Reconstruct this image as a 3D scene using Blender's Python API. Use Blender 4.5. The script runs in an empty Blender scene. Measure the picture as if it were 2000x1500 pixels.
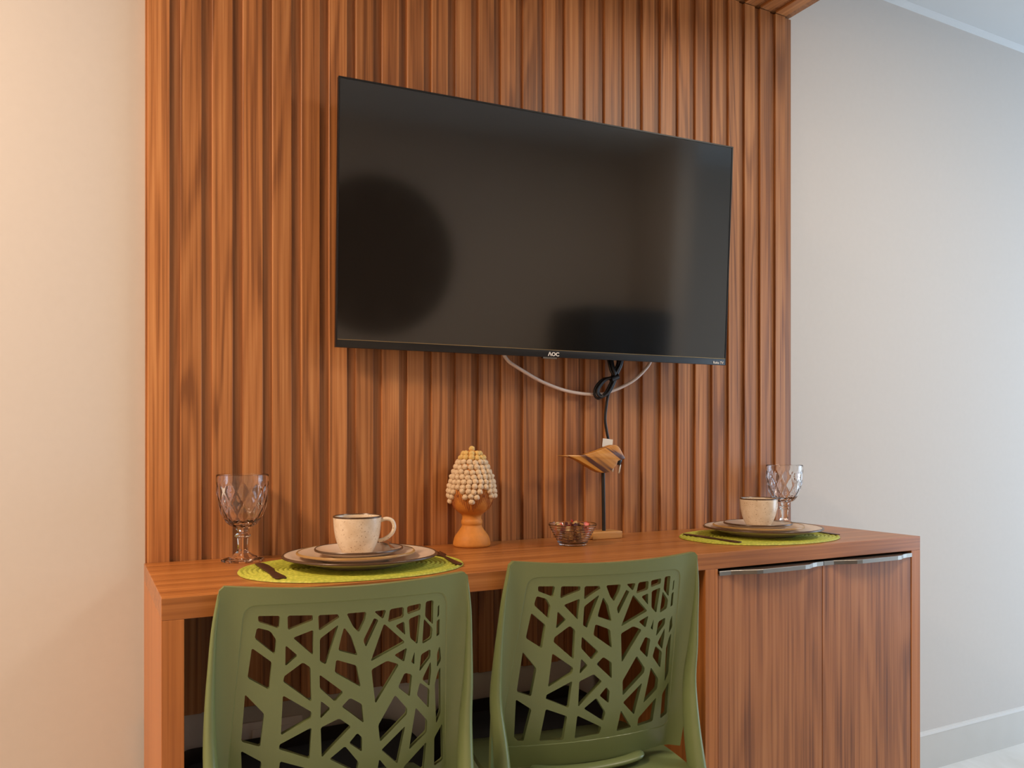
import bpy, bmesh, math, random
from math import sin, cos, pi, radians, sqrt, atan2
from mathutils import Vector, Matrix
from mathutils.geometry import delaunay_2d_cdt

random.seed(7)
scene = bpy.context.scene
C = scene.collection

# ---------------------------------------------------------------- camera
cam_d = bpy.data.cameras.new('camera')
cam = bpy.data.objects.new('camera', cam_d); C.objects.link(cam)
cam.location = (0, -1.64, 1.031)
cam.rotation_euler = (radians(90), 0, radians(-27.736))
cam_d.sensor_width = 36; cam_d.lens = 36 * 1588 / 2000
cam_d.shift_y = 114.6 / 2000
cam_d.clip_start = 0.02
scene.camera = cam

# ---------------------------------------------------------------- world, lights, exposure
w = bpy.data.worlds.new('world'); scene.world = w; w.use_nodes = True
bg = w.node_tree.nodes['Background']
bg.inputs[0].default_value = (0.62, 0.78, 1.0, 1); bg.inputs[1].default_value = 1.0

def area(name, loc, target, size, power, col, size_y=None):
    d = bpy.data.lights.new(name, 'AREA'); d.energy = power; d.color = col
    d.size = size
    if size_y: d.shape = 'RECTANGLE'; d.size_y = size_y
    o = bpy.data.objects.new(name, d); C.objects.link(o); o.location = loc
    v = Vector(target) - Vector(loc)
    o.rotation_euler = v.to_track_quat('-Z', 'Y').to_euler()
    return o
area('window_daylight', (4.35, -1.25, 1.15), (1.0, -0.5, 0.8), 1.7, 35, (0.58, 0.78, 1.0), 1.9)
area('ceiling_lamp_room', (2.00, -1.30, 2.36), (2.00, -1.30, 0), 0.55, 16.5, (1.0, 0.87, 0.72))
area('ceiling_lamp_bed', (-1.05, -0.75, 2.36), (-1.05, -0.75, 0), 0.5, 46, (1.0, 0.71, 0.49))

scene.view_settings.view_transform = 'Standard'
scene.view_settings.look = 'None'
scene.view_settings.gamma = 1.0
scene.view_settings.use_curve_mapping = False
scene.view_settings.exposure = 0.36
scene.cycles.use_denoising = True
scene.cycles.max_bounces = 16
scene.cycles.transmission_bounces = 16

# ---------------------------------------------------------------- materials
def new_mat(name):
    m = bpy.data.materials.new(name); m.use_nodes = True
    nt = m.node_tree
    return m, nt, nt.nodes['Principled BSDF']

def plain(name, col, rough=0.5, metal=0.0, spec=0.5, var=0.0, bump=0.0, bscale=300, trans=0.0, ior=1.45, coat=0.0):
    m, nt, b = new_mat(name)
    b.inputs['Roughness'].default_value = rough
    b.inputs['Metallic'].default_value = metal
    b.inputs['Specular IOR Level'].default_value = spec
    b.inputs['Transmission Weight'].default_value = trans
    b.inputs['IOR'].default_value = ior
    b.inputs['Coat Weight'].default_value = coat
    tc = nt.nodes.new('ShaderNodeTexCoord')
    n = nt.nodes.new('ShaderNodeTexNoise'); n.inputs['Scale'].default_value = 9 if bump == 0 else bscale
    nt.links.new(tc.outputs['Object'], n.inputs['Vector'])
    mix = nt.nodes.new('ShaderNodeMix'); mix.data_type = 'RGBA'
    mix.inputs['A'].default_value = (*[c * (1 - var) for c in col], 1)
    mix.inputs['B'].default_value = (*[min(1, c * (1 + var)) for c in col], 1)
    nt.links.new(n.outputs['Fac'], mix.inputs['Factor'])
    nt.links.new(mix.outputs['Result'], b.inputs['Base Color'])
    if bump:
        bp = nt.nodes.new('ShaderNodeBump'); bp.inputs['Strength'].default_value = bump
        bp.inputs['Distance'].default_value = 0.002
        nt.links.new(n.outputs['Fac'], bp.inputs['Height']); nt.links.new(bp.outputs['Normal'], b.inputs['Normal'])
    return m

def wood(name, axis, dark, mid, light, rough=0.42, broad=8.0, rings=26, fine=170, ring_w=0.5, objvar=0.12, along=0.7, spec=0.4):
    m, nt, b = new_mat(name)
    N, L = nt.nodes, nt.links
    tc = N.new('ShaderNodeTexCoord'); oi = N.new('ShaderNodeObjectInfo')
    off = N.new('ShaderNodeVectorMath'); off.operation = 'SCALE'; off.inputs[0].default_value = (37.1, 53.7, 71.3)
    L.new(oi.outputs['Random'], off.inputs['Scale'])
    add = N.new('ShaderNodeVectorMath'); add.operation = 'ADD'
    L.new(tc.outputs['Object'], add.inputs[0]); L.new(off.outputs[0], add.inputs[1])
    def noise(across, along_, detail, dist=0.0):
        mp = N.new('ShaderNodeMapping')
        sc = [across] * 3; sc['xyz'.index(axis)] = along_
        mp.inputs['Scale'].default_value = sc
        L.new(add.outputs[0], mp.inputs['Vector'])
        n = N.new('ShaderNodeTexNoise'); n.inputs['Scale'].default_value = 1
        n.inputs['Detail'].default_value = detail; n.inputs['Distortion'].default_value = dist
        L.new(mp.outputs[0], n.inputs['Vector'])
        return n.outputs['Fac']
    def math_(op, a, bv):
        n = N.new('ShaderNodeMath'); n.operation = op
        for i, v in enumerate((a, bv)):
            if hasattr(v, 'links') or not isinstance(v, (int, float)): L.new(v, n.inputs[i])
            else: n.inputs[i].default_value = v
        return n.outputs[0]
    A = noise(broad, along, 1.5, 0.25)
    S = math_('SINE', math_('MULTIPLY', A, rings * 2), 0.0)
    S = math_('MULTIPLY_ADD', S, 0.5); S.node.inputs[2].default_value = 0.5
    V_ = math_('POWER', S, 5.0)                       # thin dark growth lines
    F = noise(fine * 1.3, 3.0, 5.0)                   # pores
    G = noise(fine * 0.50, 0.9, 3.0, 0.3)             # streaks
    v = math_('ADD', math_('MULTIPLY', F, 0.52), math_('MULTIPLY', G, 0.48))
    v = math_('ADD', v, math_('MULTIPLY', S, 0.10))
    v = math_('SUBTRACT', v, math_('MULTIPLY', V_, 0.26 * ring_w))
    ramp = N.new('ShaderNodeValToRGB')
    e = ramp.color_ramp.elements
    e[0].position = 0.36; e[0].color = (*dark, 1)
    e[1].position = 0.68; e[1].color = (*light, 1)
    k = e.new(0.52); k.color = (*mid, 1)
    L.new(v, ramp.inputs['Fac'])
    hsv = N.new('ShaderNodeHueSaturation')
    val = math_('MULTIPLY_ADD', oi.outputs['Random'], objvar * 2); val.node.inputs[2].default_value = 1 - objvar
    L.new(val, hsv.inputs['Value']); L.new(ramp.outputs['Color'], hsv.inputs['Color'])
    L.new(hsv.outputs['Color'], b.inputs['Base Color'])
    b.inputs['Roughness'].default_value = rough
    b.inputs['Specular IOR Level'].default_value = spec
    bp = N.new('ShaderNodeBump'); bp.inputs['Strength'].default_value = 0.12; bp.inputs['Distance'].default_value = 0.001
    L.new(F, bp.inputs['Height']); L.new(bp.outputs['Normal'], b.inputs['Normal'])
    return m

W_D, W_M, W_L = (0.215, 0.078, 0.024), (0.405, 0.160, 0.050), (0.530, 0.240, 0.085)
M_slat = wood('walnut_slat', 'z', W_D, W_M, W_L, broad=11, rings=17, ring_w=0.75, objvar=0.13)
M_slat_y = wood('walnut_soffit', 'y', W_D, W_M, W_L, broad=11, rings=17, objvar=0.10)
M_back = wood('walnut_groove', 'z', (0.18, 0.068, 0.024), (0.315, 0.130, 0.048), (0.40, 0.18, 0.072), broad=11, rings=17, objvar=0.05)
M_top = wood('worktop_laminate', 'x', (0.22, 0.070, 0.014), (0.37, 0.130, 0.030), (0.48, 0.190, 0.052), rough=0.33, broad=7, rings=9, ring_w=0.5, fine=150, objvar=0.0, along=0.5, spec=0.5)
M_edge = wood('edge_laminate', 'z', (0.30, 0.098, 0.024), (0.42, 0.150, 0.038), (0.50, 0.190, 0.054), rough=0.38, broad=7, rings=6, ring_w=0.2, objvar=0.02)
M_door = wood('door_laminate', 'z', (0.17, 0.058, 0.021), (0.365, 0.140, 0.049), (0.46, 0.200, 0.078), rough=0.42, broad=6.5, rings=17, ring_w=0.62, fine=120, objvar=0.05, along=0.9)

M_wall = plain('wall_paint', (0.575, 0.545, 0.51), 0.85, var=0.02, bump=0.08, bscale=60)
M_ceil = plain('ceiling_paint', (0.60, 0.63, 0.64), 0.9, var=0.01)
M_trim = plain('trim_paint', (0.72, 0.71, 0.69), 0.6, var=0.01)
M_base = plain('baseboard_tile', (0.56, 0.54, 0.50), 0.35, var=0.05)
M_white = plain('white_plastic', (0.80, 0.78, 0.77), 0.35, var=0.01)
M_rear = plain('rear_wall_paint', (0.56, 0.48, 0.40), 0.9, var=0.02)

def tile_floor():
    m, nt, b = new_mat('porcelain_tile')
    tc = nt.nodes.new('ShaderNodeTexCoord')
    n = nt.nodes.new('ShaderNodeTexNoise'); n.inputs['Scale'].default_value = 3.0; n.inputs['Detail'].default_value = 6; n.inputs['Distortion'].default_value = 1.2
    nt.links.new(tc.outputs['Object'], n.inputs['Vector'])
    r = nt.nodes.new('ShaderNodeValToRGB'); e = r.color_ramp.elements
    e[0].position = .35; e[0].color = (.62, .60, .55, 1); e[1].position = .6; e[1].color = (.78, .77, .74, 1)
    nt.links.new(n.outputs['Fac'], r.inputs['Fac']); nt.links.new(r.outputs['Color'], b.inputs['Base Color'])
    b.inputs['Roughness'].default_value = 0.22
    return m
M_floor = tile_floor()

M_green = plain('sage_plastic', (0.160, 0.205, 0.085), 0.34, var=0.03, bump=0.03, bscale=900)
M_tvbody = plain('tv_black_plastic', (0.010, 0.010, 0.011), 0.35, var=0.02)
M_screen = plain('tv_screen_glass', (0.005, 0.005, 0.005), 0.09, spec=0.85, ior=1.65)
M_tvline = plain('tv_reflection_gold', (0.55, 0.40, 0.20), 0.3, metal=1.0, var=0.15)  # gold colour of the reflection painted along the bezel
M_print = plain('white_print', (0.82, 0.80, 0.76), 0.5)
M_cordw = plain('white_cable', (0.72, 0.60, 0.53), 0.45, var=0.02)
M_cordb = plain('black_cable', (0.010, 0.010, 0.012), 0.35, var=0.02)
M_tag = plain('paper_tag', (0.78, 0.72, 0.62), 0.7, var=0.03)
M_brass = plain('pin_metal', (0.75, 0.66, 0.52), 0.3, metal=1.0)
M_alu = plain('brushed_aluminium', (0.27, 0.24, 0.205), 0.38, metal=1.0, var=0.06)
M_terra = plain('terracotta', (0.58, 0.225, 0.036), 0.62, var=0.14, bump=0.10, bscale=120)
M_terra_d = plain('terracotta_cut', (0.30, 0.085, 0.022), 0.75, var=0.1)
M_bead = plain('cream_bead', (0.72, 0.55, 0.36), 0.6, var=0.25, bump=0.9, bscale=420)
M_bead_y = plain('yellow_bead', (0.74, 0.50, 0.17), 0.6, var=0.25, bump=0.9, bscale=420)
M_glass = plain('clear_glass', (1, 1, 1), 0.0, trans=1.0, ior=1.40)
M_mat = None
M_bronze = plain('dark_bronze', (0.085, 0.040, 0.024), 0.35, metal=0.6, var=0.1)
M_steel = plain('steel', (0.62, 0.58, 0.52), 0.25, metal=1.0)
M_pole = plain('black_metal', (0.012, 0.012, 0.012), 0.45)
M_blockwood = wood('pale_block_wood', 'x', (0.36, 0.16, 0.045), (0.50, 0.25, 0.075), (0.60, 0.33, 0.12), broad=20, rings=8, fine=200, objvar=0)
M_black = plain('black_fabric', (0.006, 0.006, 0.007), 0.8, var=0.1)
M_darkcab = plain('dark_lacquer', (0.014, 0.017, 0.020), 0.4, var=0.1)
M_rattan = plain('dark_rattan', (0.085, 0.052, 0.028), 0.7, var=0.3, bump=0.4, bscale=80)
M_rattan2 = plain('pale_rattan', (0.14, 0.095, 0.06), 0.7, var=0.2)

def stoneware():
    m, nt, b = new_mat('speckled_stoneware')
    N, L = nt.nodes, nt.links
    tc = N.new('ShaderNodeTexCoord')
    n = N.new('ShaderNodeTexNoise'); n.inputs['Scale'].default_value = 330; n.inputs['Detail'].default_value = 1
    n2 = N.new('ShaderNodeTexNoise'); n2.inputs['Scale'].default_value = 55; n2.inputs['Detail'].default_value = 3
    for q in (n, n2): L.new(tc.outputs['Object'], q.inputs['Vector'])
    r = N.new('ShaderNodeValToRGB'); e = r.color_ramp.elements
    e[0].position = .22; e[0].color = (.32, .20, .11, 1); e[1].position = .36; e[1].color = (.74, .63, .49, 1)
    L.new(n.outputs['Fac'], r.inputs['Fac'])
    mx = N.new('ShaderNodeMix'); mx.data_type = 'RGBA'; mx.blend_type = 'MULTIPLY'
    mx.inputs['Factor'].default_value = 0.35
    r2 = N.new('ShaderNodeValToRGB'); r2.color_ramp.elements[0].color = (.72, .60, .45, 1); r2.color_ramp.elements[1].color = (1, 1, 1, 1)
    r2.color_ramp.elements[0].position = .35; r2.color_ramp.elements[1].position = .6
    L.new(n2.outputs['Fac'], r2.inputs['Fac'])
    L.new(r.outputs['Color'], mx.inputs['A']); L.new(r2.outputs['Color'], mx.inputs['B'])
    L.new(mx.outputs['Result'], b.inputs['Base Color'])
    b.inputs['Roughness'].default_value = .22
    return m
M_cup = stoneware()
M_plate = plain('taupe_glaze', (0.68, 0.55, 0.43), 0.2, var=0.12, spec=0.5)
M_rim = plain('brown_rim_glaze', (0.085, 0.045, 0.022), 0.25, var=0.3)
M_rimgold = plain('ochre_rim_glaze', (0.36, 0.21, 0.07), 0.25, var=0.3)

def mat_weave():
    m, nt, b = new_mat('lime_weave')
    N, L = nt.nodes, nt.links
    tc = N.new('ShaderNodeTexCoord')
    n = N.new('ShaderNodeTexVoronoi'); n.inputs['Scale'].default_value = 170
    L.new(tc.outputs['Object'], n.inputs['Vector'])
    r = N.new('ShaderNodeValToRGB'); e = r.color_ramp.elements
    e[0].position = .0; e[0].color = (.56, .56, .075, 1); e[1].position = .8; e[1].color = (.33, .36, .035, 1)
    L.new(n.outputs['Distance'], r.inputs['Fac']); L.new(r.outputs['Color'], b.inputs['Base Color'])
    bp = N.new('ShaderNodeBump'); bp.inputs['Strength'].default_value = .4; bp.inputs['Distance'].default_value = .001; bp.invert = True
    L.new(n.outputs['Distance'], bp.inputs['Height']); L.new(bp.outputs['Normal'], b.inputs['Normal'])
    b.inputs['Roughness'].default_value = .6
    return m
M_mat = mat_weave()

def bird_wood():
    m, nt, b = new_mat('striped_tropical_wood')
    N, L = nt.nodes, nt.links
    tc = N.new('ShaderNodeTexCoord')
    mp = N.new('ShaderNodeMapping'); mp.inputs['Rotation'].default_value = (0, radians(-33), 0)
    L.new(tc.outputs['Object'], mp.inputs['Vector'])
    mp2 = N.new('ShaderNodeMapping'); mp2.inputs['Scale'].default_value = (6, 6, 66)
    L.new(mp.outputs[0], mp2.inputs['Vector'])
    n = N.new('ShaderNodeTexNoise'); n.inputs['Scale'].default_value = 1; n.inputs['Detail'].default_value = 2.5; n.inputs['Distortion'].default_value = .5
    L.new(mp2.outputs[0], n.inputs['Vector'])
    r = N.new('ShaderNodeValToRGB'); e = r.color_ramp.elements
    e[0].position = .375; e[0].color = (.085, .022, .006, 1); e[1].position = .44; e[1].color = (.50, .20, .022, 1)
    k = e.new(.62); k.color = (.62, .29, .05, 1)
    L.new(n.outputs['Fac'], r.inputs['Fac']); L.new(r.outputs['Color'], b.inputs['Base Color'])
    b.inputs['Roughness'].default_value = .35
    return m
M_bird = bird_wood()

# ---------------------------------------------------------------- mesh helpers
def link(name, me, mat, parent=None, loc=None, smooth=None):
    o = bpy.data.objects.new(name, me); C.objects.link(o)
    if mat is not None and not me.materials: me.materials.append(mat)
    if parent: o.parent = parent
    if loc is not None: o.location = loc
    if smooth is not None:
        me.shade_smooth()
        if smooth < 179: me.set_sharp_from_angle(angle=radians(smooth))
    return o

def tag(o, label=None, cat=None, group=None, kind=None):
    if label: o['label'] = label
    if cat: o['category'] = cat
    if group: o['group'] = group
    if kind: o['kind'] = kind
    return o

def empty(name, loc, label, cat, group=None, rz=0.0):
    o = bpy.data.objects.new(name, None); C.objects.link(o); o.location = loc
    o.rotation_euler = (0, 0, rz); o.empty_display_size = .05
    return tag(o, label, cat, group)

def from_bm(bm, name):
    bmesh.ops.recalc_face_normals(bm, faces=bm.faces[:])
    me = bpy.data.meshes.new(name); bm.to_mesh(me); bm.free(); return me

def box_mesh(name, sx, sy, sz, bev=0.0, seg=2):
    bm = bmesh.new(); bmesh.ops.create_cube(bm, size=1)
    bmesh.ops.scale(bm, vec=(sx, sy, sz), verts=bm.verts)
    if bev: bmesh.ops.bevel(bm, geom=bm.edges[:], offset=bev, segments=seg, affect='EDGES', profile=0.5)
    return from_bm(bm, name)

def box(name, x0, x1, y0, y1, z0, z1, mat, parent=None, bev=0.0):
    me = box_mesh(name, x1 - x0, y1 - y0, z1 - z0, bev)
    p = parent.location if parent else Vector((0, 0, 0))
    return link(name, me, mat, parent, Vector(((x0 + x1) / 2, (y0 + y1) / 2, (z0 + z1) / 2)) - p, 35 if bev > .002 else None)

def prism_mesh(name, pts, d0, d1, plane='xz', bev=0.0):
    """pts outline in a plane, extruded from d0 to d1 along the third axis"""
    bm = bmesh.new()
    def P(a, b, d): return (a, d, b) if plane == 'xz' else ((a, b, d) if plane == 'xy' else (d, a, b))
    v0 = [bm.verts.new(P(a, b, d0)) for a, b in pts]; v1 = [bm.verts.new(P(a, b, d1)) for a, b in pts]
    f0 = bm.faces.new(v0); f1 = bm.faces.new(v1[::-1])
    n = len(pts)
    for i in range(n): bm.faces.new((v0[i], v1[i], v1[(i + 1) % n], v0[(i + 1) % n]))
    bmesh.ops.recalc_face_normals(bm, faces=bm.faces[:])
    if bev:
        ed = [e for e in bm.edges if (e.verts[0] in v0) == (e.verts[1] in v0)]
        bmesh.ops.bevel(bm, geom=ed, offset=bev, segments=2, affect='EDGES', profile=.5)
    return from_bm(bm, name)

def lathe_mesh(name, prof, seg=48, fun=None):
    """prof list of (r, z); closed at r=0 ends; fun(r, z, th) -> r"""
    bm = bmesh.new(); rings = []
    for r, z in prof:
        if r < 1e-6: rings.append([bm.verts.new((0, 0, z))])
        else:
            rings.append([bm.verts.new(((fun(r, z, 2 * pi * i / seg) if fun else r) * cos(2 * pi * i / seg),
                                        (fun(r, z, 2 * pi * i / seg) if fun else r) * sin(2 * pi * i / seg), z)) for i in range(seg)])
    for a, b in zip(rings[:-1], rings[1:]):
        if len(a) == 1 and len(b) == 1: continue
        for i in range(seg):
            j = (i + 1) % seg
            if len(a) == 1: bm.faces.new((a[0], b[i], b[j]))
            elif len(b) == 1: bm.faces.new((a[i], b[0], a[j]))
            else: bm.faces.new((a[i], b[i], b[j], a[j]))
    return from_bm(bm, name)

def smooth_path(pts, n=8):
    P = [Vector(p) for p in pts]; out = []
    for i in range(len(P) - 1):
        p0 = P[max(i - 1, 0)]; p1 = P[i]; p2 = P[i + 1]; p3 = P[min(i + 2, len(P) - 1)]
        for k in range(n):
            t = k / n
            out.append(.5 * ((2 * p1) + (p2 - p0) * t + (2 * p0 - 5 * p1 + 4 * p2 - p3) * t * t + (3 * p1 - p0 - 3 * p2 + p3) * t ** 3))
    out.append(P[-1]); return out

def tube_mesh(name, path, radii, seg=10, bm=None, up=Vector((0, 1, 0))):
    """radii: float, list of floats or list of (ru, rv)"""
    own = bm is None
    if own: bm = bmesh.new()
    n = len(path); rings = []
    for i, p in enumerate(path):
        t = (path[min(i + 1, n - 1)] - path[max(i - 1, 0)]).normalized()
        u = up - t * up.dot(t)
        if u.length < 1e-4: u = Vector((1, 0, 0)) - t * t.x
        u.normalize(); v = t.cross(u)
        r = radii if isinstance(radii, (int, float)) else radii[i]
        ru, rv = (r, r) if isinstance(r, (int, float)) else r
        rings.append([bm.verts.new(p + u * ru * cos(2 * pi * k / seg) + v * rv * sin(2 * pi * k / seg)) for k in range(seg)])
    for a, b in zip(rings[:-1], rings[1:]):
        for k in range(seg): bm.faces.new((a[k], b[k], b[(k + 1) % seg], a[(k + 1) % seg]))
    bm.faces.new(rings[0][::-1]); bm.faces.new(rings[-1])
    return from_bm(bm, name) if own else None

def copy_tree(o, parent=None):
    c = o.copy(); C.objects.link(c); c.parent = parent
    for ch in o.children: copy_tree(ch, c)
    return c

def text_mesh(name, body, size, extrude=0.0003, bold=0.0, shear=0.0):
    cu = bpy.data.curves.new(name, 'FONT'); cu.body = body; cu.size = size; cu.extrude = extrude
    cu.align_x = 'CENTER'; cu.align_y = 'CENTER'; cu.offset = bold; cu.shear = shear; cu.resolution_u = 3
    tmp = bpy.data.objects.new(name, cu); C.objects.link(tmp)
    dg = bpy.context.evaluated_depsgraph_get()
    me = bpy.data.meshes.new_from_object(tmp.evaluated_get(dg))
    bpy.data.objects.remove(tmp); bpy.data.curves.remove(cu); return me

# ---------------------------------------------------------------- room
CEIL = 2.392
Y_W = 0.025                                   # plaster face of the counter wall
X0, X1, Y0 = -1.9, 4.5, -2.6
def struct(o): return tag(o, kind='structure')
struct(box('floor', X0, X1, Y0, Y_W, -0.1, 0.0, M_floor))
struct(box('ceiling', X0, X1, Y0, Y_W, CEIL, CEIL + .1, M_ceil))
struct(box('wall_front', X0, X1, Y_W, Y_W + .1, 0, CEIL, M_wall))
struct(box('wall_rear', X0, X1, Y0 - .1, Y0, 0, CEIL, M_rear))
struct(box('wall_left', X0 - .1, X0, Y0, Y_W, 0, CEIL, M_wall))
# right wall with a wide balcony opening
wr = struct(box('wall_right', X1, X1 + .1, Y0, Y_W, 2.15, CEIL, M_wall))
box('wall_pier', X1, X1 + .1, -0.2, Y_W, 0, 2.15, M_wall, wr)
box('wall_pier', X1, X1 + .1, Y0, -2.2, 0, 2.15, M_wall, wr)
struct(box('wall_return', 2.40, 2.50, Y0, -2.12, 0, CEIL, M_rear))
bb = struct(box('baseboard_front', 1.80, X1, Y_W - .012, Y_W, 0.0, 0.112, M_base))
box('top_bead', 1.80, X1, Y_W - .013, Y_W, 0.112, 0.121, M_trim, bb)
struct(box('baseboard_front_side', X0, 0.09, Y_W - .012, Y_W, 0.0, 0.112, M_base))
# slim plaster cove where wall and ceiling meet
me = prism_mesh('trim_1', [(Y_W, CEIL), (Y_W - .014, CEIL), (Y_W - .011, CEIL - .004), (Y_W - .004, CEIL - .011), (Y_W, CEIL - .014)], 1.76, X1, plane='yz')
struct(link('trim_1', me, M_ceil))

# ---------------------------------------------------------------- slatted wall panel and soffit
PX0, PX1, PZ0, PZ1 = 0.103, 1.745, 0.517, 2.211
PITCH, SW, GD = 0.05632, 0.0380, 0.0065
panel = empty('slatted_wall_panel', (PX0, 0, PZ0), 'tall walnut panel of vertical slats on the wall behind the television', 'wall panel')
box('backing_board', PX0, PX1, GD, Y_W - .0005, PZ0, PZ1, M_back, panel)
sl_me = box_mesh('slat', SW, GD + .002, PZ1 - PZ0, 0.0012, 1); sl_me.materials.append(M_slat)
i = 0
while PX0 + i * PITCH + SW < PX1 + .001:
    o = link('slat', sl_me, None, panel, Vector((PX0 + i * PITCH + SW / 2, GD / 2 + .001, (PZ0 + PZ1) / 2)) - panel.location)
    i += 1
box('edge_strip', PX0 - .003, PX0, .004, Y_W - .0005, PZ0, PZ1, M_slat, panel)

SO = 0.62
soff = empty('wood_soffit', (PX0, 0, PZ1), 'walnut slatted soffit folding out from the top of the wall panel', 'soffit')
box('soffit_board', PX0, PX1, -SO, Y_W - .0005, PZ1 + GD, CEIL, M_back, soff)
me = box_mesh('slat', SW, SO, GD + .002, 0.0012, 1); me.materials.append(M_slat_y)
for k in range(i):
    link('slat', me, None, soff, Vector((PX0 + k * PITCH + SW / 2, -SO / 2, PZ1 + GD / 2 + .001)) - soff.location)

# ---------------------------------------------------------------- counter
TZ, TB = 0.809, 0.7765
CX0, CX1, CY = 0.097, 1.757, -0.382
wt = tag(box('worktop', CX0, CX1, CY, -.001, TB, TZ, M_top, None, .0008), 'long orange-brown wooden worktop holding both place settings', 'worktop')
sp = tag(box('support_panel', CX0, 0.1275, CY, -.001, 0, TB, M_edge, None, .0008), 'upright wooden end panel carrying the left end of the worktop', 'panel')
cab = empty('base_cabinet', (1.098, 0, 0), 'two-door wooden base cabinet under the right end of the worktop', 'cabinet')
box('side_panel', 1.098, 1.1305, CY, -.001, 0, TB, M_edge, cab, .0008)
box('side_panel', 1.7255, CX1, CY, -.001, 0, TB, M_edge, cab, .0008)
box('cabinet_back', 1.1305, 1.7255, -.02, -.002, 0.06, TB, M_back, cab)
box('cabinet_base', 1.1305, 1.7255, CY + .03, -.02, 0.06, 0.08, M_back, cab)
box('plinth', 1.1305, 1.7255, CY + .04, CY + .055, 0.0, 0.06, M_door, cab)
DZ = 0.7665
for a, b_ in ((1.1325, 1.4285), (1.4305, 1.7235)):
    d = box('door', a, b_, CY + .001, CY + .019, 0.064, DZ, M_door, cab, .0006)
    L_ = b_ - a
    prof = [(0, .003), (.030, .0035), (.055, .010), (.085, .020), (.10, .022), (L_ - .075, .022), (L_ - .060, .020), (L_ - .040, .010), (L_ - .022, .005), (L_, .003)]
    # pull: a plate lying on the door's top edge with a lip bulging towards the room
    bm = bmesh.new(); secs = []
    for x, y in prof:
        secs.append([bm.verts.new((x, a_, b2)) for a_, b2 in ((.016, 0), (-y, 0), (-y - .0008, -.0012), (-y - .0008, -.0090), (-y + .0012, -.0090), (-y + .0012, -.0034), (.016, -.0034))])
    for A, B in zip(secs[:-1], secs[1:]):
        for q in range(7): bm.faces.new((A[q], B[q], B[(q + 1) % 7], A[(q + 1) % 7]))
    bm.faces.new(secs[0][::-1]); bm.faces.new(secs[-1])
    hd = link('handle', from_bm(bm, 'handle'), M_alu, d)
    hd.location = Vector((a, CY + .001, DZ + .0050)) - cab.location - d.location
    hd['label'] = 'brushed aluminium pull along the door top'

# ---------------------------------------------------------------- television
TVW, TVH = .9595, .5303
tv = empty('television', (.9209, -.09, 1.4866), 'large black flat-screen television tilted out from the slatted wall', 'television')
tv.rotation_euler = (Matrix.Rotation(-.0718, 3, 'Z') @ Matrix.Rotation(.0548, 3, 'X')).to_euler()
def tvbox(name, x0, x1, y0, y1, z0, z1, mat, bev=0):
    return link(name, box_mesh(name, x1 - x0, y1 - y0, z1 - z0, bev), mat, tv, ((x0 + x1) / 2, (y0 + y1) / 2, (z0 + z1) / 2), 35 if bev else None)
hw, hh = TVW / 2, TVH / 2
tvbox('screen', -hw + .003, hw - .003, 0.0012, .006, -hh + .016, hh - .003, M_screen)
tvbox('frame', -hw, -hw + .003, 0, .012, -hh, hh, M_tvbody)
tvbox('frame', hw - .003, hw, 0, .012, -hh, hh, M_tvbody)
tvbox('frame', -hw + .003, hw - .003, 0, .012, hh - .003, hh, M_tvbody)
tvbox('lower_bezel', -hw + .003, hw - .003, -.0005, .012, -hh, -hh + .0155, M_tvbody, .0006)
tvbox('reflection_line', -hw + .003, hw - .003, -.0006, .002, -hh + .0153, -hh + .0164, M_tvline)  # thin gold strip stands in for a warm reflection on the bezel's upper edge
tvbox('rear_cover', -hw + .01, hw - .01, .012, .026, -hh + .01, hh - .01, M_tvbody)
tvbox('rear_housing', -.30, .30, .026, .046, -hh + .02, .02, M_tvbody, .006)
tvbox('wall_bracket', -.10, .10, .046, .066, -.09, .10, M_tvbody)
lg = text_mesh('logo', '\u039bOC', .0125, .0002, .0004); lo = link('brand_logo', lg, M_print, tv, (.0050, -.0009, -hh + .0062)); lo.rotation_euler = (radians(90), 0, 0); lo.scale = (1.0, .92, 1)
lg = text_mesh('logo', 'Roku TV', .0085, .0002, .00012); lo = link('system_logo', lg, M_print, tv, (.4560, -.0009, -hh + .0055)); lo.rotation_euler = (radians(90), 0, 0)
tvbox('sensor_strip', -.020, .0145, .001, .010, -hh - .0035, -hh, M_alu)

# white coaxial cable
P = smooth_path([(.86, -.012, 1.30), (.835, -.012, 1.245), (.843, -.013, 1.218), (.875, -.018, 1.197), (.931, -.016, 1.1716), (.99, -.015, 1.154), (1.043, -.014, 1.1470), (1.09, -.014, 1.1465), (1.116, -.014, 1.1525), (1.155, -.015, 1.166), (1.191, -.017, 1.1845), (1.222, -.015, 1.208), (1.245, -.013, 1.235), (1.26, -.012, 1.29)])
ca = link('aerial_cable', tube_mesh('aerial_cable', P, .0040, 10), M_cordw, None, None, 179)
tag(ca, 'white aerial cable sagging in a loop beneath the television', 'cable')

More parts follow.
